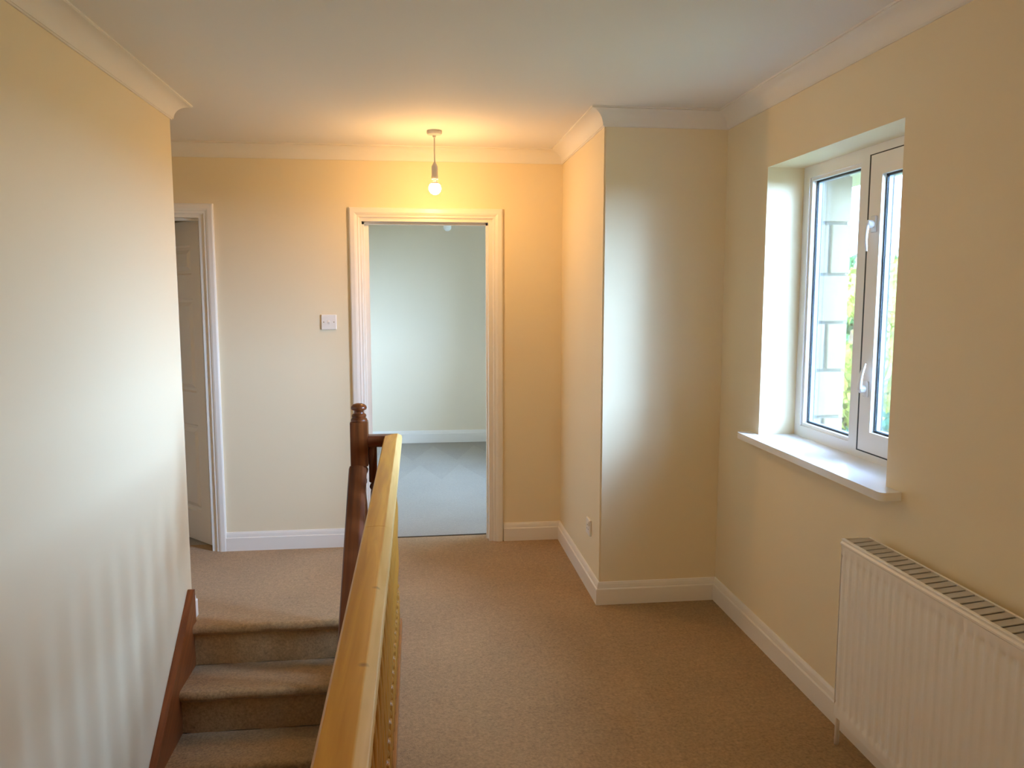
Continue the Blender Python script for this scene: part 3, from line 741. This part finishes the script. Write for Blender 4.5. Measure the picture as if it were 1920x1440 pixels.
# ------------------------------------------------------------------ outside
# stone return wall of the wing beyond the window
bm = BM(); box(bm, (1.752, 3.771, -2.8), (2.132, 3.90, 2.42)); wstone = struct(link('wall_wing_return', bm, M['mortar']))
zj = [0.934 - .2375 * k for k in range(1, 16)][::-1] + [0.934, 1.170, 1.411, 1.649, 1.901, 2.135, 2.37]
k = 0
bm = BM()
for a, b in zip(zj, zj[1:]):
    g = .007
    splits = [(1.75, 1.975), (1.985, 2.141)] if k % 2 == 1 else [(1.75, 1.90), (1.912, 2.028), (2.044, 2.143)]
    for x0, x1 in splits:
        j = random.uniform(-.004, .004)
        box(bm, (x0 + .003, 3.755 + j, a + g), (x1 + j, 3.893, b - g), .006, 2)
    k += 1
link('stone_blocks', bm, M['stone'], wstone)
wall('wall_wing_front', M['stone'], 'X', 2.14, 2.15, 3.90, BY1 + .1, -2.8, H + .1, holes=[(BW[0], BW[1], BW[2], BW[3])])
bm = BM(); box(bm, (1.62, WY0 - .05, WZ0 - .06), (1.90, WY1 + .05, WZ0 - .0245)); 
bm.free()
wall('ceiling', M['render'], 'Z', H + .12, H + .2, XC - .2, 2.30, YB - .2, BY1 + .3)
bm = BM(); box(bm, (1.85, 3.50, 2.150), (2.42, 8.6, 2.165)); box(bm, (2.42, 3.48, 2.15), (2.44, 8.6, 2.42)); box(bm, (1.85, 3.48, 2.15), (2.44, 3.50, 2.42))
struct(link('trim_10', bm, M['upvc']))
bm = BM(); slab(bm, 'Z', -3.0, -2.81, -60, 90, -60, 140); g = struct(link('floor', bm, M['grass'])); g['label'] = 'garden lawn'

def leaves(bm, centre, rad_, n, size, rng, flat=.8):
    for _ in range(n):
        while True:
            v = Vector((rng.uniform(-1, 1), rng.uniform(-1, 1), rng.uniform(-1, 1)))
            if .45 < v.length < 1: break
        p = Vector(centre) + Vector((v.x * rad_, v.y * rad_, v.z * rad_ * flat))
        q = Vector((rng.gauss(0, 1), rng.gauss(0, 1), rng.gauss(0, 1))).normalized(); u = q.orthogonal().normalized(); w2 = q.cross(u); s = size * rng.uniform(.6, 1.3)
        bm.faces.new([bm.verts.new(p + u * s * a + w2 * s * b + q * s * c_) for a, b, c_ in ((-1, 0, 0), (0, -.5, .15), (1, 0, 0), (0, .5, .15))])
def tree(x, y, h, r, m, label, seed, cat='tree', group=None, leaf=.13, n=16):
    rng = random.Random(seed); z0 = -2.8
    t = thing('tree' if cat == 'tree' else 'garden_shrub', label, cat, (x, y, z0), group)
    bm = BM(); pts = [(0, 0, -.05), (.05, .03, h * .25), (-.04, .05, h * .5), (.03, 0, h * .8)]
    P = [Vector(p) for p in pts]; rings = []
    for i, p in enumerate(P):
        rr = (.05 + h * .022) * (1 - .25 * i)
        rings.append([bm.verts.new((p.x + rr * math.cos(a), p.y + rr * math.sin(a), p.z)) for a in [2 * PI * k / 10 for k in range(10)]])
    for a, b in zip(rings, rings[1:]):
        for k in range(10): bm.faces.new((a[k], a[(k + 1) % 10], b[(k + 1) % 10], b[k]))
    bm.faces.new(rings[-1])
    for i in range(5):
        a = rng.uniform(0, 2 * PI); zb = h * rng.uniform(.35, .6)
        tube(bm, [(0, 0, zb), (math.cos(a) * r * .35, math.sin(a) * r * .35, zb + r * .3), (math.cos(a) * r * .7, math.sin(a) * r * .7, zb + r * .7)], .03 + h * .004, 6)
    link('trunk', bm, M['bark'], t, True)
    bm = BM()
    for i in range(n):
        a = rng.uniform(0, 2 * PI); rr = r * math.sqrt(rng.uniform(0, 1)) * .75; zz = h * rng.uniform(.35, .95) if cat == 'tree' else h * rng.uniform(.1, .9)
        leaves(bm, (rr * math.cos(a), rr * math.sin(a), zz), r * rng.uniform(.3, .5), 260, leaf, rng)
    link('foliage', bm, m, t)
    return t
tree(8.0, 14.2, 4.6, 1.5, M['leaf1'], 'yellow-green tree seen through the left pane right of the stonework', 1, leaf=.11)
tree(12.5, 17.6, 4.9, 2.4, M['leaf1'], 'sunlit yellow-green tree seen through the opening sash', 2, leaf=.14)
tree(6.0, 8.6, 3.0, 1.0, M['leaf3'], 'dark green bush low behind the left pane beside the stonework', 3, 'bush', leaf=.07)
tree(10.9, 12.6, 2.9, 1.2, M['leaf3'], 'dark green bush low behind the opening sash', 4, 'bush', leaf=.08)
tree(14.5, 25.0, 6.0, 3.0, M['leaf2'], 'mid green tree far away behind the yellow-green trees', 5, leaf=.2)
tree(21.0, 25.5, 6.2, 3.2, M['leaf2'], 'mid green tree far away at the right of the opening sash', 6, leaf=.2)
tree(15.5, 14.0, 4.3, 1.8, M['leaf2'], 'mid green tree nearer the house, right of the yellow-green trees', 8, leaf=.13)
